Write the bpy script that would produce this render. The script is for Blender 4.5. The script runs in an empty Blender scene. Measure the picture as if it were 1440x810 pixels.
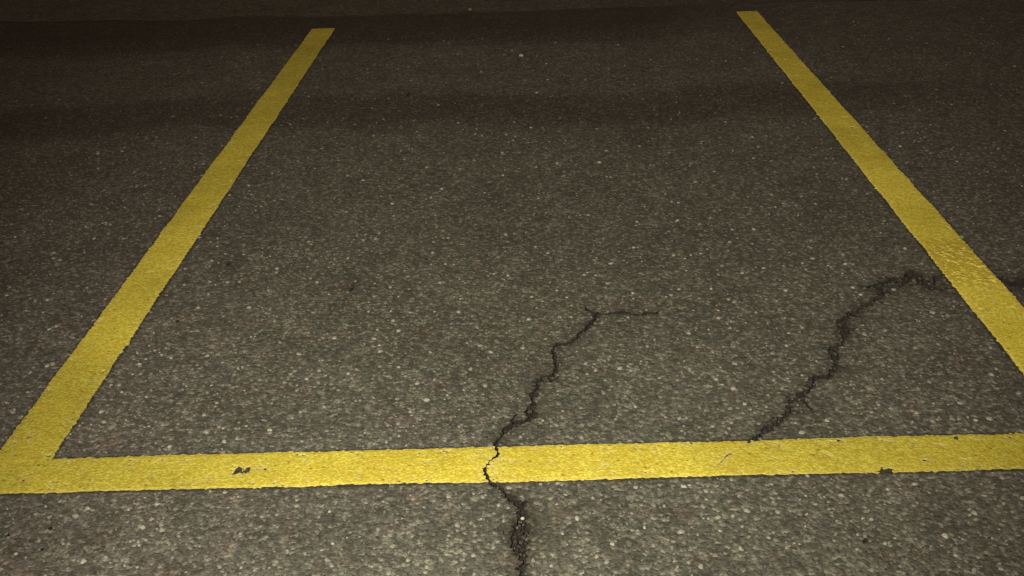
import bpy, math, random
import numpy as np
from mathutils import Matrix, Vector
from mathutils.geometry import delaunay_2d_cdt

scene = bpy.context.scene
COL = scene.collection

# ------------------------------------------------------------------ camera
CAM_H = 1.5825
RX = (0.99943529, 0.02527899, 0.02213749)
RY = (0.007795, 0.46642061, -0.88452872)
RZ = (-0.03268538, 0.88420178, 0.46596016)
cam_data = bpy.data.cameras.new("camera")
cam = bpy.data.objects.new("camera", cam_data)
COL.objects.link(cam)
m = Matrix((RX, RY, RZ)).to_4x4()
m.translation = Vector((0, 0, CAM_H))
cam.matrix_world = m
cam_data.sensor_width = 36.0
cam_data.lens = 36.0 * 1450 / 1440
cam_data.clip_start = 0.05
cam_data.clip_end = 2000
scene.camera = cam

# ------------------------------------------------------------------ night sky, lamp, exposure
world = bpy.data.worlds.new("World")
scene.world = world
world.use_nodes = True
wn = world.node_tree
wn.nodes.clear()
sky = wn.nodes.new("ShaderNodeTexSky")
sky.sky_type = 'NISHITA'
sky.sun_disc = False
sky.sun_elevation = math.radians(4)
sky.sun_rotation = math.radians(200)
bg = wn.nodes.new("ShaderNodeBackground")
bg.inputs["Strength"].default_value = 0.002
glow = wn.nodes.new("ShaderNodeBackground")            # warm town glow on the night sky
glow.inputs["Color"].default_value = (1.0, 0.69, 0.43, 1)
glow.inputs["Strength"].default_value = 0.136
add = wn.nodes.new("ShaderNodeAddShader")
wo = wn.nodes.new("ShaderNodeOutputWorld")
wn.links.new(sky.outputs[0], bg.inputs["Color"])
wn.links.new(bg.outputs[0], add.inputs[0])
wn.links.new(glow.outputs[0], add.inputs[1])
wn.links.new(add.outputs[0], wo.inputs["Surface"])

ld = bpy.data.lights.new("hand_torch_light", 'SPOT')   # the one lamp that lights the bay
ld.energy = 1120
ld.color = (1.0, 0.90, 0.66)
ld.spot_size = 2 * 0.584
ld.spot_blend = 1.0
ld.shadow_soft_size = 0.012
lamp = bpy.data.objects.new("hand_torch_light", ld)
COL.objects.link(lamp)
lamp.location = (-0.545, -0.608, 1.973)
lamp.rotation_euler = (Vector((-0.007, 3.274, 0)) - Vector(lamp.location)).to_track_quat('-Z', 'Y').to_euler()

scene.view_settings.view_transform = 'Standard'
scene.view_settings.look = 'None'
scene.view_settings.exposure = 0
scene.view_settings.gamma = 1
scene.view_settings.use_curve_mapping = False
scene.cycles.filter_width = 1.5                         # a slightly soft phone lens

# ------------------------------------------------------------------ helpers
R3 = np.array([RX, RY, RZ])


def at(x, y):
    """ground point seen at photo pixel x, y (1440 x 810)"""
    d = R3 @ np.array([x - 720.0, 405.0 - y, -1450.0])
    return d[:2] * (-CAM_H / d[2])


def tag(o, label=None, cat=None, group=None, kind=None):
    for k, v in (("label", label), ("category", cat), ("group", group), ("kind", kind)):
        if v:
            o[k] = v
    return o


def new_mesh(name, verts, faces, mats, smooth=False, midx=None):
    me = bpy.data.meshes.new(name)
    me.from_pydata([tuple(map(float, v)) for v in verts], [], faces)
    for mt in mats:
        me.materials.append(mt)
    if midx is not None:
        me.polygons.foreach_set("material_index", midx)
    if smooth:
        me.polygons.foreach_set("use_smooth", [True] * len(me.polygons))
    me.update()
    o = bpy.data.objects.new(name, me)
    COL.objects.link(o)
    return o


def winding(poly, pts):
    """non-zero winding test of pts (n,2) in poly (m,2)"""
    w = np.zeros(len(pts), int)
    lo, hi = poly.min(0), poly.max(0)
    sel = np.where(((pts >= lo) & (pts <= hi)).all(1))[0]
    if len(sel) == 0:
        return w
    x, y = pts[sel, 0], pts[sel, 1]
    a = poly
    b = np.roll(poly, -1, 0)
    ww = np.zeros(len(sel), int)
    for (x0, y0), (x1, y1) in zip(a, b):
        if y0 == y1:
            continue
        up = (y0 <= y) & (y1 > y)
        dn = (y0 > y) & (y1 <= y)
        side = (x1 - x0) * (y - y0) - (x - x0) * (y1 - y0)
        ww += (up & (side > 0)).astype(int) - (dn & (side < 0)).astype(int)
    w[sel] = ww
    return w


def wander(path, step, amp, rng):
    """resample a polyline and give it fractal jaggedness"""
    p = np.array(path, float)
    seg = np.linalg.norm(np.diff(p, axis=0), axis=1)
    s = np.r_[0, np.cumsum(seg)]
    n = max(3, int(s[-1] / step))
    t = np.linspace(0, s[-1], n)
    q = np.c_[np.interp(t, s, p[:, 0]), np.interp(t, s, p[:, 1])]
    for freq, a in ((4, 1.0), (2, 0.6), (1, 0.45)):
        k = max(2, n // freq)
        nx = np.interp(np.arange(n), np.linspace(0, n - 1, k), rng.normal(size=k))
        ny = np.interp(np.arange(n), np.linspace(0, n - 1, k), rng.normal(size=k))
        q += np.c_[nx, ny] * amp * a
    return q


def ribbon(path, widths, seed, step=0.0045, amp=0.0021):
    """closed ragged outline round a path; widths are full widths at its points"""
    rng = np.random.default_rng(seed)
    p = np.array(path, float)
    seg = np.linalg.norm(np.diff(p, axis=0), axis=1)
    s = np.r_[0, np.cumsum(seg)]
    q = wander(path, step, amp, rng)
    t = np.linspace(0, s[-1], len(q))
    w = np.interp(t, s, widths) * 0.74
    w = w * np.clip(1 + 0.55 * rng.normal(size=len(q)), 0.35, 2.0)
    w[0] = w[-1] = max(.0004, .18 * widths[0])
    d = np.gradient(q, axis=0)
    d /= np.linalg.norm(d, axis=1)[:, None] + 1e-9
    nrm = np.c_[-d[:, 1], d[:, 0]]
    return np.r_[q + nrm * w[:, None], (q - nrm * (w * rng.uniform(.6, 1.3, len(q)))[:, None])[::-1]]


def blob(c, rx, ry, seed, n=14):
    rng = np.random.default_rng(seed)
    a = np.linspace(0, 2 * np.pi, n, endpoint=False)
    r = 1 + 0.28 * rng.normal(size=n)
    r = np.clip(r, .45, 1.6)
    return np.c_[c[0] + rx * r * np.cos(a), c[1] + ry * r * np.sin(a)]


def triangulate(polys, extra=None):
    pts, edges = [], []
    for p in polys:
        b = len(pts)
        pts += [Vector((float(x), float(y))) for x, y in p]
        edges += [(b + i, b + (i + 1) % len(p)) for i in range(len(p))]
    if extra is not None:
        pts += [Vector((float(x), float(y))) for x, y in extra]
    v, e, f, _, _, _ = delaunay_2d_cdt(pts, edges, [], 0, 1e-6)
    v = np.array([(q.x, q.y) for q in v])
    f = np.array([t for t in f if len(t) == 3])
    return v, f, v[f].mean(1)


# ------------------------------------------------------------------ material tools
def mat(name):
    mt = bpy.data.materials.new(name)
    mt.use_nodes = True
    nt = mt.node_tree
    nt.nodes.clear()
    out = nt.nodes.new("ShaderNodeOutputMaterial")
    b = nt.nodes.new("ShaderNodeBsdfPrincipled")
    nt.links.new(b.outputs[0], out.inputs["Surface"])
    return mt, nt, b


class N:
    def __init__(self, nt):
        self.nt = nt
        self.co = nt.nodes.new("ShaderNodeTexCoord").outputs["Object"]

    def put(self, sock, v):
        if isinstance(v, bpy.types.NodeSocket):
            self.nt.links.new(v, sock)
        else:
            sock.default_value = v

    def math(self, op, a, b=0.0, c=0.0, clamp=False):
        n = self.nt.nodes.new("ShaderNodeMath")
        n.operation = op
        n.use_clamp = clamp
        for i, v in enumerate((a, b, c)):
            self.put(n.inputs[i], v)
        return n.outputs[0]

    def step(self, v, lo, hi, a=0.0, b=1.0):
        n = self.nt.nodes.new("ShaderNodeMapRange")
        n.interpolation_type = 'SMOOTHSTEP'
        for i, x in enumerate((v, lo, hi, a, b)):
            self.put(n.inputs[i], x)
        return n.outputs[0]

    def noise(self, scale, detail=3, rough=.55, vec=None, offset=None):
        n = self.nt.nodes.new("ShaderNodeTexNoise")
        n.inputs["Scale"].default_value = scale
        n.inputs["Detail"].default_value = detail
        n.inputs["Roughness"].default_value = rough
        v = vec or self.co
        if offset:
            mp = self.nt.nodes.new("ShaderNodeVectorMath")
            mp.inputs[1].default_value = offset
            self.nt.links.new(v, mp.inputs[0])
            v = mp.outputs[0]
        self.nt.links.new(v, n.inputs["Vector"])
        return n.outputs[0]

    def voro(self, scale, vec=None, feature='F1', rand=1.0):
        n = self.nt.nodes.new("ShaderNodeTexVoronoi")
        n.feature = feature
        n.inputs["Scale"].default_value = scale
        n.inputs["Randomness"].default_value = rand
        self.nt.links.new(vec or self.co, n.inputs["Vector"])
        return n

    def mix(self, f, a, b, mode='MIX'):
        n = self.nt.nodes.new("ShaderNodeMix")
        n.data_type = 'RGBA'
        n.blend_type = mode
        self.put(n.inputs[0], f)
        self.put(n.inputs[6], a)
        self.put(n.inputs[7], b)
        return n.outputs[2]

    def rgb(self, v):
        n = self.nt.nodes.new("ShaderNodeCombineColor")
        for i in range(3):
            self.put(n.inputs[i], v)
        return n.outputs[0]

    def sep(self, c):
        n = self.nt.nodes.new("ShaderNodeSeparateColor")
        self.nt.links.new(c, n.inputs[0])
        return n.outputs

    def attr(self, name):
        n = self.nt.nodes.new("ShaderNodeAttribute")
        n.attribute_name = name
        return n.outputs["Fac"]

    def warp(self, amount, scale):
        n = self.nt.nodes.new("ShaderNodeTexNoise")
        n.inputs["Scale"].default_value = scale
        n.inputs["Detail"].default_value = 2
        self.nt.links.new(self.co, n.inputs["Vector"])
        s = self.nt.nodes.new("ShaderNodeVectorMath")
        s.operation = 'MULTIPLY_ADD'
        self.nt.links.new(n.outputs["Color"], s.inputs[0])
        s.inputs[1].default_value = (amount,) * 3
        self.nt.links.new(self.co, s.inputs[2])
        return s.outputs[0]

    def bump(self, h, dist, strength=1.0, prev=None):
        n = self.nt.nodes.new("ShaderNodeBump")
        n.inputs["Strength"].default_value = strength
        n.inputs["Distance"].default_value = dist
        self.nt.links.new(h, n.inputs["Height"])
        if prev:
            self.nt.links.new(prev, n.inputs["Normal"])
        return n.outputs[0]


def stones(k, vec, scale, keep, r0, r1):
    """sparse rounded stones: returns (mask, random a, random b, dome height)"""
    v = k.voro(scale, vec)
    s = k.sep(v.outputs["Color"])
    size = k.math('MULTIPLY_ADD', s[1], r1 - r0, r0)
    inner = k.math('MULTIPLY', size, 0.72)
    msk = k.math('MULTIPLY', k.step(v.outputs["Distance"], inner, size, 1, 0),
                 k.step(s[0], keep - .01, keep + .01, 0, 1))
    dome = k.math('MULTIPLY', k.step(v.outputs["Distance"], 0.0, size, 1, 0), msk)
    return msk, s[2], s[1], dome


def mosaic(k, vec, scale, lo, hi, pw):
    """close-packed crushed stone: one grey per stone, dark joints between"""
    v = k.voro(scale, vec)
    cs = k.sep(v.outputs["Color"])
    g = k.math('MULTIPLY_ADD', k.math('POWER', cs[0], pw), hi - lo, lo)
    j = k.step(v.outputs["Distance"], .40, .72, 0, 1)
    dome = k.step(v.outputs["Distance"], 0.0, .7, 1, 0)
    return g, j, cs[1], dome


def asphalt_nodes(k, tint=(1, 1, 1), gain=1.0, coarse=1.0):
    wv = k.warp(0.012, 95)
    m1 = mosaic(k, wv, 98 * coarse, .050, .270, 3.0)
    m2 = mosaic(k, k.warp(0.007, 180), 210, .042, .20, 2.0)
    big = stones(k, k.warp(0.014, 80), 58 * coarse, .60, .20, .50)
    fine = k.noise(520, 3, .7)
    base = k.step(fine, .25, .75, .046, .088)
    col = k.mix(.45, k.rgb(base), k.rgb(m2[0]))
    pick = k.step(k.noise(60, 3, .6, offset=(4, 4, 4)), .38, .56)
    w1 = k.math('MULTIPLY', k.math('MULTIPLY_ADD', m1[1], -.75, 1.0), k.math('MULTIPLY_ADD', pick, .45, .45))
    c1 = k.mix(k.step(m1[2], .2, .9), k.rgb(m1[0]), (1.0, .955, .90, 1), 'MULTIPLY')
    col = k.mix(w1, col, c1)
    bv = k.math('MULTIPLY_ADD', k.math('POWER', big[1], 2.0), .24, .060)
    bv = k.math('MULTIPLY', bv, k.step(k.noise(420, 3, .7), .3, .7, .75, 1.25))
    col = k.mix(k.math('MULTIPLY', big[0], .8), col, k.rgb(bv))
    # pale quartz chips, few and bright
    q = stones(k, k.warp(0.010, 120), 76, .945, .16, .40)
    col = k.mix(k.math('MULTIPLY', q[0], .65), col, k.rgb(k.math('MULTIPLY_ADD', q[1], .30, .24)))
    # small black voids between stones
    void = k.voro(150, k.warp(0.008, 60))
    vs = k.sep(void.outputs["Color"])
    vm = k.math('MULTIPLY', k.step(void.outputs["Distance"], .18, .34, 1, 0), k.step(vs[0], .80, .82, 0, 1))
    col = k.mix(k.math('MULTIPLY', vm, .75), col, (.018, .016, .013, 1))
    # patchy tone: decimetre, hand and metre sized
    p1 = k.step(k.noise(9, 4, .6), .3, .7, .86, 1.14)
    p2 = k.step(k.noise(2.3, 4, .6), .3, .7, .90, 1.10)
    p3 = k.step(k.noise(42, 4, .65), .3, .7, .78, 1.22)
    tone = k.math('MULTIPLY', k.math('MULTIPLY', p1, p2), k.math('MULTIPLY', p3, gain))
    col = k.mix(1.0, col, k.rgb(tone), 'MULTIPLY')
    # faint rusty and mossy casts
    h = k.noise(13, 3, .6, offset=(31, 7, 0))
    col = k.mix(k.step(h, .52, .70, 0, .75), col, (1.10, .93, .88, 1), 'MULTIPLY')
    col = k.mix(k.step(h, .46, .30, 0, .7), col, (.92, 1.01, .93, 1), 'MULTIPLY')
    col = k.mix(1.0, col, (*tint, 1), 'MULTIPLY')
    hgt = k.math('ADD', k.math('MULTIPLY', big[3], .7), k.math('MULTIPLY', m1[3], .8))
    hgt = k.math('ADD', hgt, k.math('MULTIPLY', m2[3], .35))
    hgt = k.math('ADD', hgt, k.math('MULTIPLY', fine, .35))
    hgt = k.math('SUBTRACT', hgt, k.math('MULTIPLY', vm, 1.2))
    return col, hgt


def asphalt_material(name, tint, gain, coarse=1.0):
    mt, nt, b = mat(name)
    k = N(nt)
    col, hgt = asphalt_nodes(k, tint, gain, coarse)
    st = k.attr("dark_mark")
    soft = k.math('MULTIPLY', st, k.step(k.noise(34, 5, .72, offset=(3, 9, 1)), .30, .62, .45, 1.35), clamp=True)
    col = k.mix(soft, col, k.mix(1.0, col, (.36, .34, .31, 1), 'MULTIPLY'))
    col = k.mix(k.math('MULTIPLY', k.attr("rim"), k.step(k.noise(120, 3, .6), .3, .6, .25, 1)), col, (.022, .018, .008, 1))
    ol = k.math('MULTIPLY', k.attr("olive"), k.step(k.noise(5, 4, .6, offset=(2, 2, 8)), .3, .6, .5, 1))
    col = k.mix(ol, col, (.94, 1.03, .94, 1), 'MULTIPLY')
    nt.links.new(col, b.inputs["Base Color"])
    b.inputs["Roughness"].default_value = .86
    b.inputs["Specular IOR Level"].default_value = .35
    nt.links.new(k.bump(hgt, .0022, .8), b.inputs["Normal"])
    return mt


def paint_material(name, rough_spot=None, gain=1.0, dull=()):
    mt, nt, b = mat(name)
    k = N(nt)
    acol, ahgt = asphalt_nodes(k, (1, .96, .88), .9)
    n1 = k.noise(7, 4, .6)
    n2 = k.noise(55, 4, .65)
    n3 = k.noise(170, 3, .6)
    yel = k.mix(k.step(n1, .3, .7), (.505, .455, .056, 1), (.62, .59, .092, 1))
    yel = k.mix(k.step(n2, .42, .60, 0, .9), yel, (.50, .40, .038, 1))
    yel = k.mix(k.step(n3, .50, .66, 0, .6), yel, (.72, .66, .15, 1))
    # paler paint towards both borders
    ed = k.attr("border")
    yel = k.mix(k.math('MULTIPLY', ed, k.step(n2, .3, .6, .25, .6)), yel, (.58, .53, .22, 1))
    # stones and grains standing through the film
    v = k.voro(118, k.warp(0.006, 130))
    vs = k.sep(v.outputs["Color"])
    lump = k.step(v.outputs["Distance"], 0, .6, 1, 0)
    yel = k.mix(k.step(v.outputs["Distance"], .40, .70, 0, .5), yel, (.34, .26, .03, 1))
    pv = k.voro(64, k.warp(0.010, 70))
    ps = k.sep(pv.outputs["Color"])
    pit = k.math('MULTIPLY', k.step(pv.outputs["Distance"], .10, .42, 1, 0), k.step(ps[0], .80, .82, 0, 1))
    pit = k.math('MULTIPLY', pit, k.step(k.noise(16, 3, .6), .40, .60, .35, 1))
    sp = k.step(k.noise(240, 2, .7, offset=(5, 1, 0)), .62, .72, 0, .7)
    wear = k.math('MAXIMUM', pit, sp)
    col = k.mix(k.math('MULTIPLY', wear, .75), yel, (.20, .155, .022, 1))
    # scuffs where asphalt shows through thin paint
    thin = k.math('MULTIPLY', k.step(k.noise(30, 5, .7, offset=(9, 9, 2)), .62, .74), k.step(n3, .42, .6))
    col = k.mix(k.math('MULTIPLY', thin, .55), col, acol)
    hgt = k.math('ADD', k.math('MULTIPLY', lump, .6), k.math('MULTIPLY', n3, .8))
    hgt = k.math('ADD', hgt, k.math('MULTIPLY', ahgt, .35))
    hgt = k.math('SUBTRACT', hgt, k.math('MULTIPLY', wear, 1.0))
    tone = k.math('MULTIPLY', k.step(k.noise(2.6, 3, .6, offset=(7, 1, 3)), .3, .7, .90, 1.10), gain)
    for cx_, cy_, rr_, am_ in dull:                     # paint toned down around each given spot
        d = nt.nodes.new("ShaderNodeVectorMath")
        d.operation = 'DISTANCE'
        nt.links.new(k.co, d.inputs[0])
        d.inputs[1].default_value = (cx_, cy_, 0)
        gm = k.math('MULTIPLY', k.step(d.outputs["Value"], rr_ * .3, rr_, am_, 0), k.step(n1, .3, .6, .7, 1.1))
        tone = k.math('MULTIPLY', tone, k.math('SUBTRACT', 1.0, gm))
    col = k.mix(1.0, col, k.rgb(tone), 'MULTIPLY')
    if rough_spot is not None:
        d = nt.nodes.new("ShaderNodeVectorMath")
        d.operation = 'DISTANCE'
        nt.links.new(k.co, d.inputs[0])
        d.inputs[1].default_value = (*rough_spot, 0)
        msk = k.step(d.outputs["Value"], .10, .26, 1, 0)
        rv = k.voro(48, k.warp(0.030, 40))
        rl = k.step(rv.outputs["Distance"], .05, .6, 1, 0)
        col = k.mix(k.math('MULTIPLY', msk, k.step(rl, .30, .0, 0, .42)), col, (.30, .20, .02, 1))
        col = k.mix(k.math('MULTIPLY', msk, k.step(rl, .45, .9, 0, .8)), col, (.85, .76, .17, 1))
        hgt = k.math('ADD', hgt, k.math('MULTIPLY', k.math('MULTIPLY', rl, msk), 1.9))
    nt.links.new(col, b.inputs["Base Color"])
    b.inputs["Roughness"].default_value = .78
    b.inputs["Specular IOR Level"].default_value = .22
    nt.links.new(k.bump(hgt, .0016, .8), b.inputs["Normal"])
    return mt


def stone_material(name):
    mt, nt, b = mat(name)
    k = N(nt)
    g = nt.nodes.new("ShaderNodeNewGeometry")
    rnd = g.outputs["Random Per Island"]
    v = k.math('MULTIPLY_ADD', k.math('POWER', rnd, 3.0), .195, .062)
    v = k.math('MULTIPLY', v, k.step(k.noise(420, 3, .7), .3, .7, .78, 1.2))
    v = k.math('MULTIPLY', v, k.step(k.noise(9, 4, .6), .3, .7, .86, 1.14))
    v = k.math('MULTIPLY', v, k.math('MULTIPLY_ADD', k.attr("dark_mark"), -.6, 1.0))
    h = k.math('FRACT', k.math('MULTIPLY', rnd, 57.3))
    col = k.mix(1.0, k.rgb(v), k.mix(k.step(h, .1, .9), (1.04, .955, .88, 1), (.98, .98, .91, 1)), 'MULTIPLY')
    nt.links.new(col, b.inputs["Base Color"])
    b.inputs["Roughness"].default_value = .7
    nt.links.new(k.bump(k.noise(500, 3), .0006), b.inputs["Normal"])
    return mt


def plain_rock(name, lo, hi, tint=(1, .95, .86)):
    mt, nt, b = mat(name)
    k = N(nt)
    g = nt.nodes.new("ShaderNodeNewGeometry")
    r = k.math('POWER', g.outputs["Random Per Island"], 2.0)
    v = k.math('MULTIPLY_ADD', r, hi - lo, lo)
    v = k.math('MULTIPLY', v, k.step(k.noise(300, 3), .3, .7, .75, 1.2))
    nt.links.new(k.mix(1.0, k.rgb(v), (*tint, 1), 'MULTIPLY'), b.inputs["Base Color"])
    b.inputs["Roughness"].default_value = .8
    nt.links.new(k.bump(k.noise(500, 3), .0008), b.inputs["Normal"])
    return mt


M_ASPHALT = asphalt_material("asphalt_bay", (1.0, .945, .91), .97)
M_ROAD = asphalt_material("asphalt_lane", (1.0, .95, .86), .88, .8)
M_CRACK = plain_rock("crack_dirt", .007, .018, (1, .92, .78))
M_TAR = plain_rock("joint_dirt", .018, .04, (1, .92, .8))
M_GRIT = plain_rock("grit_stone", .07, .30)
M_STONE = stone_material("crushed_stone")
M_CRUMB = plain_rock("crack_crumb", .035, .12)
M_PEB = plain_rock("pale_pebble", .38, .48, (1, .95, .87))
M_PEBG = plain_rock("grey_pebble", .22, .26, (1, .97, .9))


def P(*xy):
    return [at(x, y) for x, y in xy]


# ------------------------------------------------------------------ crack courses
MM = .001
main_strands = [
    ribbon(P((851, 442), (837, 441), (837, 449), (824, 462), (811.6, 472.4), (803, 482), (793, 485), (784, 482), (778, 491),
             (778.5, 501), (782, 509), (783, 522), (776, 530), (764, 530), (755, 538.5), (752, 549), (747.6, 562), (750, 567),
             (749, 575), (750, 583), (742.6, 591), (727, 594), (711.7, 604.7), (702.5, 618.6), (696, 629.4)),
           np.array([3, 11, 11, 9, 7, 7, 7, 8, 9, 8, 8, 11, 11, 11, 12, 11, 11, 11, 10, 12, 12, 10, 10, 9, 9]) * MM, 11),
    ribbon(P((701, 617), (696.5, 628), (701, 638.7), (690, 649.5), (682, 660), (685, 674), (693, 682)),
           np.array([7, 6, 4.5, 4.5, 6, 4, 4]) * MM, 12, amp=.001),
    ribbon(P((686, 668), (692, 681), (700, 686), (711.7, 696), (724, 706.6), (733, 714), (735, 726), (728, 740), (725, 752), (731, 764),
             (737, 776), (737, 788), (733, 800), (731, 814), (734, 835), (729, 860), (738, 900), (731, 960), (745, 1020)),
           np.array([4, 6, 8, 9, 10, 13, 11, 12, 13, 10, 11, 12, 10, 10, 10, 8, 7, 6, 3]) * MM, 13),
    ribbon(P((731, 741), (740, 748), (729, 757), (741, 764), (727, 770)), np.array([3, 6, 6, 6, 3]) * MM, 24),
    ribbon(P((745, 772), (736, 778), (728, 786)), np.array([3, 6, 3]) * MM, 25),
    ribbon(P((716, 757), (725, 759), (733, 752)), np.array([2, 5, 3]) * MM, 26),
    ribbon(P((726, 702), (738, 708), (739, 722), (736, 738), (742, 752), (736, 768), (739, 780)),
           np.array([4, 9, 9, 9, 8, 7, 4]) * MM, 14),
    ribbon(P((735, 744), (724, 752), (720, 764), (726, 775), (736, 777)),
           np.array([3, 6, 7, 5, 3]) * MM, 15),
    ribbon(P((851, 443), (860, 440), (877, 439), (886, 441)), np.array([5, 8, 7, 4]) * MM, 16),
    ribbon(P((884, 441), (898, 443), (910, 440), (921, 441), (930, 437)), np.array([4, 7, 8, 7, 3]) * MM, 17),
    ribbon(P((752, 568), (743, 573), (739, 580), (746, 590)), np.array([4, 6, 6, 3]) * MM, 18),
    ribbon(P((837, 441), (826, 437), (822, 430)), np.array([6, 7, 2]) * MM, 19),
    ribbon(P((770, 530), (776, 537), (785, 528)), np.array([3, 5, 3]) * MM, 20),
    ribbon(P((724, 596), (722, 588), (729, 582)), np.array([4, 3, 1.5]) * MM, 22),
]
side_strands = [
    ribbon(P((1056, 621), (1071, 609), (1088, 597), (1109, 579.5), (1111, 567.4), (1123, 559), (1131.6, 553.6),
             (1143.7, 541.5), (1143.7, 531), (1158, 532), (1168, 529.4), (1176.6, 512), (1168, 493), (1178, 487), (1183.5, 482.7),
             (1188.7, 469), (1192, 460), (1181, 453), (1188.7, 446), (1206, 437.8), (1213, 429), (1230, 425), (1240, 418)),
           np.array([9, 11, 13, 11, 10, 12, 10, 11, 10, 13, 14, 12, 10, 12, 14, 17, 17, 15, 13, 12, 12, 10, 8]) * MM, 31, amp=.0024),
    ribbon(P((1222, 428), (1238, 420), (1240.5, 408), (1230, 402), (1244, 397), (1257.8, 392.8), (1264.7, 402), (1276, 394), (1289, 388),
             (1298, 398), (1306, 405), (1322, 408), (1337, 405), (1362, 408), (1390, 398), (1408, 392), (1424, 399), (1440, 392),
             (1462, 398), (1490, 388), (1530, 392)),
           np.array([7, 8, 14, 8, 9, 19, 8, 6, 17, 7, 16, 4, 8, 9, 10, 17, 20, 9, 14, 6, 3]) * MM, 32, amp=.0042),
    ribbon(P((1268, 398), (1276, 384), (1285, 380), (1293, 392), (1296, 404)), np.array([5, 12, 13, 10, 4]) * MM, 37, amp=.004),
    ribbon(P((1310, 402), (1318, 390), (1328, 386)), np.array([6, 12, 5]) * MM, 38, amp=.004),
    ribbon(P((1243, 400), (1222, 404), (1206, 401)), np.array([6, 10, 4]) * MM, 39, amp=.003),
    ribbon(P((1126, 560.5), (1134, 568), (1144, 579)), np.array([7, 6, 3]) * MM, 33),
    ribbon(P((1185, 470), (1199, 462), (1206, 463)), np.array([8, 7, 2]) * MM, 34),
    ribbon(P((1186, 447), (1176, 451), (1181, 462), (1184, 472)), np.array([5, 9, 8, 4]) * MM, 35),
    ribbon(P((1174, 512), (1180, 498), (1172, 490)), np.array([4, 6, 3]) * MM, 36),
]
hair_strand = ribbon(P((1030, 636), (1022, 642), (1014, 651), (1004, 657)), np.array([1, 1.8, 1.4, .8]) * MM, 41, amp=.0008)



def spalls(paths, n, reach, r0, r1, seed):
    rng = np.random.default_rng(seed)
    pts = np.concatenate(paths)
    out = []
    for i in range(n):
        q = pts[rng.integers(len(pts))] + rng.normal(size=2) * reach
        r_ = rng.uniform(r0, r1)
        out.append(blob(q, r_, r_ * rng.uniform(.6, 1.3), seed * 1000 + i, 8))
    return out


LOW = float(at(712, 686)[1])
n_main, n_side = len(main_strands), len(side_strands)
side_strands += spalls([side_strands[0]], 150, .011, .0014, .0048, 81)
side_strands += spalls([side_strands[1]], 110, .020, .0018, .0065, 82)
lower = [q for q in (main_strands[2], main_strands[3], main_strands[4]) for q in [q[q[:, 1] < float(at(733, 718)[1])]]]
main_strands += spalls(lower, 70, .008, .0013, .0042, 83)
main_strands += spalls([main_strands[0]], 45, .006, .0012, .0034, 84)
main_strands = main_strands[:n_main] + [q for q in main_strands[n_main:]
                                        if q[:, 1].max() < LOW or q[:, 1].min() > float(at(700, 628)[1])]
side_strands = side_strands[:n_side] + [q for q in side_strands[n_side:] if q[:, 1].min() > float(at(1055, 608)[1])]
pits = [blob(at(x, y), r * MM, r * MM * 1.2, i) for i, (x, y, r) in enumerate([
    (905, 100, 13), (911, 96, 7), (322, 371, 8), (1216, 760, 7), (495, 406, 8), (575, 133, 12), (1254, 300, 6), (60, 772, 5),
    (12, 752, 5), (71, 743, 6), (600, 365, 6), (738, 73, 12), (729, 84, 9), (250, 452, 6), (1038, 322, 6), (672, 62, 8)])]

# ------------------------------------------------------------------ painted lines (outlines)
JY = float(at(455, 40)[1])                 # far ends of the side lines


def edge(a, b, seed, step=.007, amp=.0012):
    """ragged straight edge between two ground points"""
    rng = np.random.default_rng(seed)
    a, b = np.array(a), np.array(b)
    n = max(2, int(np.linalg.norm(b - a) / step))
    t = np.linspace(0, 1, n)[:, None]
    q = a + (b - a) * t
    d = (b - a) / np.linalg.norm(b - a)
    nrm = np.array([-d[1], d[0]])
    k = max(2, n // 14)
    slow = np.interp(np.arange(n), np.linspace(0, n - 1, k), rng.normal(size=k)) * amp * 1.3
    w = rng.normal(size=n) * amp + slow
    w -= (rng.random(n) > .93) * rng.uniform(.001, .0045, n) * np.sign(amp)
    w[0] = w[-1] = 0
    return q + nrm * w[:, None]


def quad_outline(c, seed, amp=.0012):
    e = [edge(c[i], c[(i + 1) % 4], seed + i, amp=amp)[:-1] for i in range(4)]
    return np.concatenate(e)


def lerp(a, b, t):
    return np.array(a) + (np.array(b) - np.array(a)) * t


# the long cross line: near and far edge, carried on past both photo borders
cn0, cn1 = at(0, 694.5), at(1440, 659.5)
cf0, cf1 = at(80, 645.5), at(1440, 610.0)
CROSS = [lerp(cn0, cn1, -1.3), lerp(cn0, cn1, 1.9), lerp(cf0, cf1, 1.9), lerp(cf0, cf1, -1.3)]


def on_far_edge(p, q):
    """where the line p-q meets the far edge of the cross line"""
    p, q, a, b = map(np.array, (p, q, cf0, cf1))
    A = np.array([[q[0] - p[0], -(b[0] - a[0])], [q[1] - p[1], -(b[1] - a[1])]])
    t, _ = np.linalg.solve(A, a - p)
    return p + (q - p) * t


GAP = np.array([0, -.012])                 # the side lines run a little way over the cross line
Ll = (at(439, 41), at(2, 633))
Lr = (at(471, 40), at(76, 641))
LEFT = [on_far_edge(*Ll) + GAP, on_far_edge(*Lr) + GAP, Lr[0], Ll[0]]
Rl = (at(1035.5, 17), at(1439, 526))
Rr = (at(1064, 16), at(1439, 433))
RIGHT = [on_far_edge(*Rl) + GAP, on_far_edge(*Rr) + GAP, Rr[0], Rl[0]]

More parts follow.
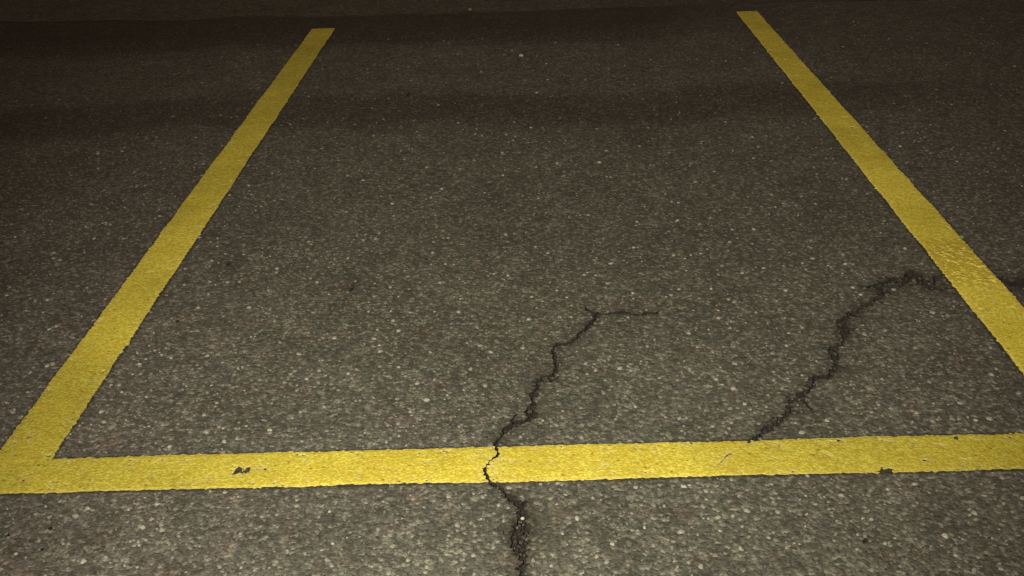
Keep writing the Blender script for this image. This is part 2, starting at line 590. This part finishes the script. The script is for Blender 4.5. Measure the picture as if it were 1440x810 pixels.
chips_cross = [blob(at(335, 663), .0125, .0145, 51, 11), blob(at(348.5, 662), .0070, .0150, 52, 10),
               blob(at(341.5, 664.5), .0085, .0060, 77, 9), blob(at(342, 660), .004, .004, 78, 7), blob(at(373, 660.5), .0045, .004, 53, 8), blob(at(1246, 663.5), .020, .010, 54, 16),
               blob(at(1180, 620), .007, .006, 55, 9), blob(at(1345, 617), .006, .006, 56, 9),
               blob(at(1255, 612), .005, .004, 57, 8), blob(at(183, 654), .004, .004, 58, 8),
               blob(at(590, 638), .005, .003, 59, 8), blob(at(33, 676), .0045, .004, 60, 8),
               blob(at(75, 679), .004, .0035, 61, 8), blob(at(708, 664), .007, .003, 62, 8),
               blob(at(1300, 648), .005, .004, 68, 8), blob(at(1053, 622), .006, .006, 69, 8)]


def losses(a, b, n, spread, seed, r0=.0012, r1=.0042):
    rng = np.random.default_rng(seed)
    out = []
    for i in range(n):
        q = lerp(a, b, rng.random()) + rng.normal(size=2) * spread
        out.append(blob(q, rng.uniform(r0, r1), rng.uniform(r0, r1), seed * 500 + i, 7))
    return out


chips_cross += losses(at(20, 689), at(1420, 656), 34, .006, 301) + losses(at(90, 650), at(1420, 615), 34, .006, 302)
chips_cross += losses(at(0, 672), at(1440, 636), 26, .030, 303, .001, .003)
chips_cross += losses(at(699, 634), at(690, 676), 12, .014, 304) + losses(at(320, 660), at(385, 662), 9, .015, 305)
chips_left = [blob(at(42, 615), .006, .0045, 63, 9), blob(at(22, 624), .004, .004, 64, 8), blob(at(213, 384), .005, .004, 65, 8),
              blob(at(302, 255), .006, .005, 66, 8), blob(at(70, 642), .006, .005, 67, 8)]
chips_right = [blob(at(1083, 72), .010, .014, 71, 8), blob(at(1122, 108), .006, .007, 72, 8), blob(at(1188, 166), .012, .008, 73, 9),
               blob(at(1268, 330), .008, .006, 74, 9), blob(at(1350, 420), .010, .006, 75, 9), blob(at(1198, 180), .01, .008, 76, 8)]
chips_left += losses(at(10, 628), at(441, 44), 26, .006, 311) + losses(at(70, 636), at(466, 44), 26, .006, 312)
chips_left += losses(at(38, 640), at(455, 44), 22, .035, 313, .001, .0035)
chips_right += losses(at(1040, 22), at(1437, 522), 30, .006, 321) + losses(at(1066, 20), at(1439, 433), 30, .006, 322)
chips_right += losses(at(1052, 20), at(1440, 480), 22, .035, 323, .001, .004)
chips_right += losses(at(1335, 350), at(1395, 410), 26, .045, 324, .0015, .005)

# ------------------------------------------------------------------ setting: the asphalt sheet with its cracks cut out
JOINT = [at(x, y) for x, y in ((-700, 47), (-300, 38), (0, 31), (90, 31), (160, 29), (220, 30), (290, 28), (330, 23), (400, 23), (480, 23), (560, 20), (610, 19),
                               (660, 17), (700, 17), (760, 15), (830, 11), (900, 9), (980, 7), (1040, 5), (1100, 3), (1250, 0), (1440, -4), (1800, -9), (2300, -15))]
rngj = np.random.default_rng(5)
JOINT = wander(JOINT, .03, .006, rngj)
jw = .012 + .010 * np.abs(np.interp(np.arange(len(JOINT)), np.arange(0, len(JOINT), 5), rngj.normal(size=len(range(0, len(JOINT), 5)))))
j_near, j_far = JOINT - np.c_[0 * jw, jw], JOINT + np.c_[0 * jw, jw]
B = 60.0
outer = np.concatenate([[(-B, -B), (B, -B), (B, j_near[-1][1])], j_near[::-1], [(-B, j_near[0][1])]])
gx, gy = np.meshgrid(np.arange(-4.2, 4.4, .034), np.arange(.9, j_near[:, 1].min() - .03, .034))
rg = np.random.default_rng(1)
gp = np.c_[gx.ravel(), gy.ravel()] + rg.uniform(-.01, .01, (gx.size, 2))

all_cracks = main_strands + side_strands


def grown(corners, d, step=.02):
    c = np.array(corners)
    e = np.roll(c, -1, 0) - c
    e /= np.linalg.norm(e, axis=1)[:, None]
    prev = np.roll(e, 1, 0)
    q = c + d * (prev - e) / np.abs(np.cross(prev, e))[:, None]
    out = []
    for i in range(4):
        n = max(2, int(np.linalg.norm(q[(i + 1) % 4] - q[i]) / step))
        t = np.linspace(0, 1, n, endpoint=False)[:, None]
        out.append(q[i] + (q[(i + 1) % 4] - q[i]) * t)
    return np.concatenate(out)


QUADS = [CROSS, LEFT, RIGHT]
rims = [grown(q, d) for q in QUADS for d in (.004, .011)]
gp = gp[~np.any([winding(grown(q, .015), gp) != 0 for q in QUADS], axis=0)]
v2, f, c = triangulate([outer] + all_cracks + pits + rims, gp)
in_outer = winding(outer, c) != 0
in_main = sum((winding(p, c) != 0).astype(int) for p in main_strands) > 0
in_side = sum((winding(p, c) != 0).astype(int) for p in side_strands) > 0
in_pit = sum((winding(p, c) != 0).astype(int) for p in pits) > 0


def keep_joined(flag):
    """keep the one connected crack; crumbs broken out beside it become pits of the ground"""
    idx = np.where(flag)[0]
    par = {int(i): int(i) for i in idx}

    def find(i):
        while par[i] != i:
            par[i] = par[par[i]]
            i = par[i]
        return i
    seen = {}
    for i in idx:
        for vtx in f[i]:
            if vtx in seen:
                par[find(int(i))] = find(seen[vtx])
            seen[vtx] = int(i)
    root = np.array([find(int(i)) for i in idx])
    u, cnt = np.unique(root, return_counts=True)
    print("crack pieces", sorted(cnt.tolist())[-6:])
    out = flag.copy()
    out[idx[root != u[cnt.argmax()]]] = False
    return out


m1_, s1_ = keep_joined(in_main), keep_joined(in_side & ~in_main)
in_pit = in_pit | ((in_main | in_side) & ~m1_ & ~s1_)
in_main, in_side = m1_, s1_
hole = in_main | in_side


def compact(v, f):
    u, inv = np.unique(f.ravel(), return_inverse=True)
    return v[u], inv.reshape(f.shape), u


def boundary(f):
    e = {}
    for t in f:
        for a, b in ((t[0], t[1]), (t[1], t[2]), (t[2], t[0])):
            e[(a, b)] = 1
    return [(a, b) for (a, b) in e if (b, a) not in e]


def dark_mark_value(p):
    """dirt along the cracks, dark spots and strips, 0 plain .. 1 dark"""
    s = np.zeros(len(p))

    def g(x, y, rx, ry, k, rot=0):
        cx, cy = at(x, y)
        dx, dy = p[:, 0] - cx, p[:, 1] - cy
        return k * np.exp(-((dx / rx) ** 2 + (dy / ry) ** 2))
    for strands, k, r in ((main_strands, .34, .016), (side_strands, .33, .016)):
        pts = np.concatenate([q[::2] for q in strands])
        d = np.full(len(p), 9.0)
        near = (p[:, 1] < 5.5)
        for i in range(0, len(pts), 400):
            q = pts[i:i + 400]
            d[near] = np.minimum(d[near], np.sqrt(((p[near][:, None] - q[None]) ** 2).sum(2)).min(1))
        s += k * np.exp(-(d / r) ** 2)
    for a in ((1255, 398, .08, .05, .10), (1300, 400, .08, .06, .10), (1420, 405, .14, .14, .5), (1183, 465, .03, .08, .2),
              (905, 195, .14, .16, .38), (322, 371, .05, .08, .5), (495, 405, .05, .09, .42), (720, 335, .10, .12, .28),
              (740, 395, .06, .06, .18), (1216, 765, .04, .04, .3), (732, 755, .028, .07, .75), (880, 320, .3, .3, .12),
              (250, 330, .4, .5, .15), (1150, 300, .25, .4, .18), (640, 470, .2, .2, .10), (575, 133, .08, .12, .3)):
        s += g(*a)
    # long dark strips lying across the bay near its far end
    x, y = p[:, 0], p[:, 1]
    wob = .05 * np.sin(x * 1.9 + 1) + .03 * np.sin(x * 4.3) + .02 * np.sin(x * 9.1 + 2)

    def band(y0, y1, so, k, xa=-9, xb=9):
        lo = 1 / (1 + np.exp(-(y + wob - y0) / so))
        hi = 1 / (1 + np.exp((y + wob - y1) / so))
        fx = 1 / (1 + np.exp(-(x - xa) / .25)) / (1 + np.exp((x - xb) / .25))
        return k * lo * hi * fx
    ja = float(at(600, 19)[1])
    s += band(float(at(600, 62)[1]), ja + .3, .05, .75, -9, 1.1)
    s += band(float(at(600, 40)[1]), ja + .1, .04, .40, -9, 1.5)
    s += band(float(at(600, 178)[1]), float(at(600, 134)[1]), .035, .55, -4, 1.9)
    
    s += band(float(at(1300, 60)[1]), ja + .3, .2, .12, 1.3, 9)
    return np.clip(s, 0, .95)


def add_attr(o, name, vals):
    a = o.data.attributes.new(name, 'FLOAT', 'POINT')
    a.data.foreach_set("value", np.asarray(vals, dtype=np.float32))


gf = f[in_outer & ~hole]
pitf = in_pit[in_outer & ~hole]
gv, gf2, used = compact(v2, gf)


def stone_field(n, xr, yr, med_r, sig, flat, sink, seed, avoid, zlo=.0018, zhi=.0095):
    """many small faceted stones half sunk in the surface, as one vertex / face array"""
    rng = np.random.default_rng(seed)
    c = np.c_[rng.uniform(*xr, n), rng.uniform(*yr, n)]
    c = c[np.abs(c[:, 0]) < .56 * (c[:, 1] + .6) + .55]
    ok = np.ones(len(c), bool)
    for a_ in avoid:
        ok &= winding(a_, c) == 0
    c = c[ok]
    # clumps and bare patches
    d = np.sin(c[:, 0] * 17 + 2 * np.sin(c[:, 1] * 11)) * np.sin(c[:, 1] * 19 + 2 * np.sin(c[:, 0] * 13 + 1))
    c = c[rng.random(len(c)) < (.66 + .34 * d) * np.clip(1.45 - .26 * c[:, 1], .12, 1)]
    n = len(c)
    R = np.clip(rng.lognormal(math.log(med_r), sig, n), zlo, zhi)
    K = 6
    ang = (np.arange(K) / K * 2 * np.pi)[None, :] + rng.uniform(0, 6.28, n)[:, None]
    el = rng.uniform(.6, 1.0, n)[:, None]
    V = np.zeros((n, 1 + 2 * K, 3))
    th = rng.uniform(0, np.pi, n)[:, None]
    for j, (rr, zz) in enumerate(((.62, 1.0), (1.0, 0.0))):
        q = R[:, None] * rr * rng.uniform(.75, 1.2, (n, K))
        a_, b_ = q * np.cos(ang), q * np.sin(ang) * el
        V[:, 1 + j * K:1 + (j + 1) * K, 0] = a_ * np.cos(th) - b_ * np.sin(th)
        V[:, 1 + j * K:1 + (j + 1) * K, 1] = a_ * np.sin(th) + b_ * np.cos(th)
        V[:, 1 + j * K:1 + (j + 1) * K, 2] = R[:, None] * flat * zz * rng.uniform(.7, 1.2, (n, K)) if zz else 0
    V[:, 0, 2] = R * flat * rng.uniform(.95, 1.3, n)
    V[:, :, 2] -= R[:, None] * sink
    V[:, :, :2] += c[:, None, :]
    F = []
    for i in range(K):
        j = (i + 1) % K
        F += [(0, 1 + i, 1 + j), (1 + i, 1 + K + i, 1 + K + j), (1 + i, 1 + K + j, 1 + j)]
    F = np.array(F)[None] + (np.arange(n) * (1 + 2 * K))[:, None, None]
    return V.reshape(-1, 3), F.reshape(-1, 3), np.repeat(c, 1 + 2 * K, 0)


avoid = all_cracks + pits + [grown(q, .006) for q in QUADS]
sv, sf, sc_ = stone_field(90000, (-4.6, 4.6), (1.15, 6.45), .0047, .42, .55, .10, 77, avoid)
# the pits get a floor 5 mm down and walls
pt = gf2[pitf]
pu, pinv = np.unique(pt.ravel(), return_inverse=True)
n0 = len(gv)
floor_v = np.c_[gv[pu], -.005 - .004 * np.random.default_rng(3).random(len(pu))]
down = {int(u): n0 + i for i, u in enumerate(pu)}
pf = pinv.reshape(pt.shape) + n0
walls = []
for a, b in boundary(pt):
    walls += [(a, b, down[int(b)]), (a, down[int(b)], down[int(a)])]
walls = np.array(walls)
gtop = gf2[~pitf]
n1 = n0 + len(pu)
all_v = np.r_[np.c_[gv, np.zeros(n0)], floor_v, sv]
all_f = np.r_[gtop, pf, walls, sf + n1]
midx = np.r_[np.zeros(len(gtop), np.int32), np.ones(len(pf) + len(walls), np.int32), np.full(len(sf), 2, np.int32)]
x, y = np.r_[gv[:, 0], gv[pu, 0], sc_[:, 0]], np.r_[gv[:, 1], gv[pu, 1], sc_[:, 1]]
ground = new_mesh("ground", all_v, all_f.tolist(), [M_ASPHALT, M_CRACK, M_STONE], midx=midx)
gv = np.c_[x, y]
tag(ground, kind="structure")
add_attr(ground, "dark_mark", dark_mark_value(gv))
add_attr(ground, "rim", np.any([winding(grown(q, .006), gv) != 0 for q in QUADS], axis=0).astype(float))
oy = 1 / (1 + np.exp((y - float(at(700, 132)[1])) / .08))
add_attr(ground, "olive", oy * np.exp(-((x - .1) / (.55 * np.maximum(y, .5) ** .5 + .3)) ** 4))


def crack_object(name, tris, depth, seed, label):
    vv, ff, _ = compact(v2, f[tris])
    rng = np.random.default_rng(seed)
    n = len(vv)
    top = np.c_[vv, np.zeros(n)]
    bot = np.c_[vv, -depth * rng.uniform(.55, 1.1, n)]
    faces = (ff + n).tolist()
    for a, b in boundary(ff):
        faces.append([a + n, b + n, b, a][::-1])
    o = new_mesh(name, np.r_[top, bot], faces, [M_CRACK])
    return tag(o, label, "crack", "cracks in the asphalt")


crack_object("asphalt_crack", in_main & in_outer, .012, 2,
             "long black jagged crack running down the middle, splitting the yellow cross line")
crack_object("asphalt_crack", in_side & in_outer & ~in_main, .016, 3,
             "crumbly dark crack curving from the cross line to the right side line")

# the lane beyond the bays, on the far side of the joint
ro = np.concatenate([[(-B, j_far[0][1])], j_far, [(B, j_far[-1][1]), (B, B), (-B, B)]])
rx_, ry_ = np.meshgrid(np.arange(-6, 6, .08), np.arange(float(j_far[:, 1].max()) + .03, 9.5, .08))
rv, rf, rc = triangulate([ro], np.c_[rx_.ravel(), ry_.ravel()])
rf = rf[winding(ro, rc) != 0]
rv, rf, _ = compact(rv, rf)
road = new_mesh("road", np.c_[rv, np.zeros(len(rv))], rf.tolist(), [M_ROAD])
tag(road, kind="structure")
add_attr(road, "dark_mark", np.clip(.10 + .28 * np.exp(-((rv[:, 1] - 7.0) / .25) ** 2) * (rv[:, 0] > .6), 0, .9))

nj = len(j_near)
jv = np.r_[np.c_[j_near, np.zeros(nj)], np.c_[JOINT, np.full(nj, -.012) - .006 * rngj.random(nj)], np.c_[j_far, np.zeros(nj)]]
jf = [[i, i + 1, i + 1 + nj, i + nj] for i in range(nj - 1)] + [[i + nj, i + 1 + nj, i + 1 + 2 * nj, i + 2 * nj] for i in range(nj - 1)]
joint = new_mesh("pavement_joint", jv, jf, [M_TAR])
tag(joint, "dark ragged joint in the asphalt just beyond the far ends of the yellow side lines", "joint")


# ------------------------------------------------------------------ painted lines
def paint_line(name, corners, holes, material, seed, label, z=.0032):
    out = quad_outline(corners, seed)
    lo, hi = out.min(0), out.max(0)
    st = .02
    g1, g2 = np.meshgrid(np.arange(lo[0], hi[0], st), np.arange(lo[1], hi[1], st))
    g = np.c_[g1.ravel(), g2.ravel()]
    g = g[winding(out, g) != 0]
    ins = grown(corners, -.008)
    g = g[winding(grown(corners, -.011), g) != 0]
    vv, ff, cc = triangulate([out, ins] + holes, g)
    keep = winding(out, cc) != 0
    for h in holes:
        keep &= winding(h, cc) == 0
    vv, ff, _ = compact(vv, ff[keep])
    rng = np.random.default_rng(seed)
    n = len(vv)
    bd = boundary(ff)
    rim = np.zeros(n, bool)
    pale = np.ones(n, bool)
    for other in QUADS:
        if other is not corners:
            pale &= winding(grown(other, .006), vv) == 0
    for a, b in bd:
        rim[a] = True
    zt = np.full(n, z) + rng.uniform(-.0003, .0003, n)
    zt[rim] = z * .72
    faces = ff.tolist()
    for a, b in bd:
        faces.append([a, b, b + n, a + n][::-1])
    o = new_mesh(name, np.r_[np.c_[vv, zt], np.c_[vv, np.full(n, .0004)]], faces, [material])
    add_attr(o, "border", np.r_[rim & pale, rim & pale].astype(float))
    tag(o, label, "painted line", "yellow parking bay lines")
    return o


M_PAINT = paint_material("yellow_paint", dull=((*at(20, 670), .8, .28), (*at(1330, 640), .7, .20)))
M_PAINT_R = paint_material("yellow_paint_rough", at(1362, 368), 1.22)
cross_holes = chips_cross + [s for s in main_strands[:3]] + [hair_strand]
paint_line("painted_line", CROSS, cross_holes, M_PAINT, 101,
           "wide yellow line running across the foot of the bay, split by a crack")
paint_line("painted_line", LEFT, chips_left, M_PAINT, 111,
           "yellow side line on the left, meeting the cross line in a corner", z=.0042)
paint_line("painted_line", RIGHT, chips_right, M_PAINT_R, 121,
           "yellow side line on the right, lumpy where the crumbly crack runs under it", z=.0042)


# ------------------------------------------------------------------ loose stones
def stone_mesh(rng, c, r, flat=.55, n1=7):
    """an irregular faceted stone lying on the ground: rings of points"""
    rot = rng.uniform(0, 6.28)
    el = rng.uniform(.7, 1.0)
    vs, fs = [(0, 0, r * flat * 1.25)], []
    rings = ((.72, .95), (1.0, .35), (.8, -.1))
    for rr, zz in rings:
        for i in range(n1):
            a = i / n1 * 6.283
            q = r * rr * rng.uniform(.78, 1.15)
            vs.append((q * math.cos(a), q * math.sin(a) * el, r * flat * zz * rng.uniform(.85, 1.15)))
    for i in range(n1):
        j = (i + 1) % n1
        fs.append((0, 1 + i, 1 + j))
        for k_ in range(2):
            a = 1 + k_ * n1
            fs.append((a + i, a + n1 + i, a + n1 + j, a + j))
    cr, sr = math.cos(rot), math.sin(rot)
    vs = [(x * cr - y * sr + c[0], x * sr + y * cr + c[1], z + c[2]) for x, y, z in vs]
    return vs, fs


pebbles = [
    (735, 727.5, .0055, -.004, M_PEB, "white pebble wedged in the crack just below the yellow cross line"),
    (733, 79, .016, 0, M_PEB, "pale pebble lying alone near the far end between the side lines"),
    (797, 419, .0062, 0, M_PEB, "bright white pebble up and left of the bend in the middle crack"),
    (783, 409, .0066, 0, M_PEBG, "dull pale pebble, the farther of two close together above the middle crack"),
    (600, 563, .0095, 0, M_PEBG, "flat grey stone chip left of the middle crack, above the cross line"),
    (953, 310, .0060, 0, M_PEB, "tiny white pebble in the middle distance, towards the right side line"),
    (1163, 592, .0070, 0, M_PEBG, "pale stone chip just above the cross line, right of the crumbly crack"),
    (661, 14, .016, 0, M_PEBG, "pale speck of stone lying along the dark joint at the far end"),
    (843, 229, .0105, 0, M_PEBG, "pale flat stone in the far half of the bay, the rightmost of a pair"),
    (783.5, 230, .0090, 0, M_PEBG, "pale flat stone in the far half of the bay, the leftmost of a pair"),
]
for i, (px, py, r, z, mt, lab) in enumerate(pebbles):
    rng = np.random.default_rng(200 + i)
    p = at(px, py)
    vs, fs = stone_mesh(rng, (0, 0, 0), r, .6)
    o = new_mesh("pebble", vs, fs, [mt])
    o.location = (p[0], p[1], z)
    tag(o, lab, "pebble", "loose pebbles on the asphalt")

rng = np.random.default_rng(9)
vs_all, fs_all = [], []
lines_poly = [np.array(CROSS), np.array(LEFT), np.array(RIGHT)]
cand = np.c_[rng.uniform(-3.6, 3.6, 1500), 1.2 + 6.3 * rng.random(1500) ** 1.15]
ok = np.ones(len(cand), bool)
for lp in lines_poly:
    ok &= winding(lp, cand) == 0
for s_ in all_cracks:
    ok &= winding(s_, cand) == 0
cand = cand[ok]
for p in cand:
    r = float(np.clip(rng.lognormal(math.log(.0024), .38), .0014, .0065))
    vs, fs = stone_mesh(rng, (p[0], p[1], -r * .10), r, .42, 5)
    b = len(vs_all)
    vs_all += vs
    fs_all += [tuple(i + b for i in q) for q in fs]
n_grit = len(fs_all)
# crumbs lying in the wide part of both cracks
for poly, n in ((main_strands[2], 45), (main_strands[3], 22), (main_strands[4], 22), (side_strands[0], 60), (side_strands[1], 60)):
    idx = rng.integers(0, len(poly), n)
    for q in poly[idx]:
        p = q + rng.normal(size=2) * .007
        r = float(rng.uniform(.0018, .0042))
        vs, fs = stone_mesh(rng, (p[0], p[1], -.004), r, .7, 5)
        b = len(vs_all)
        vs_all += vs
        fs_all += [tuple(i + b for i in t) for t in fs]
grit = new_mesh("loose_grit", vs_all, fs_all, [M_GRIT, M_CRUMB], midx=np.r_[np.zeros(n_grit, np.int32), np.ones(len(fs_all) - n_grit, np.int32)])
tag(grit, "fine grey grit and crumbs of stone scattered over the asphalt", "grit", kind="stuff")
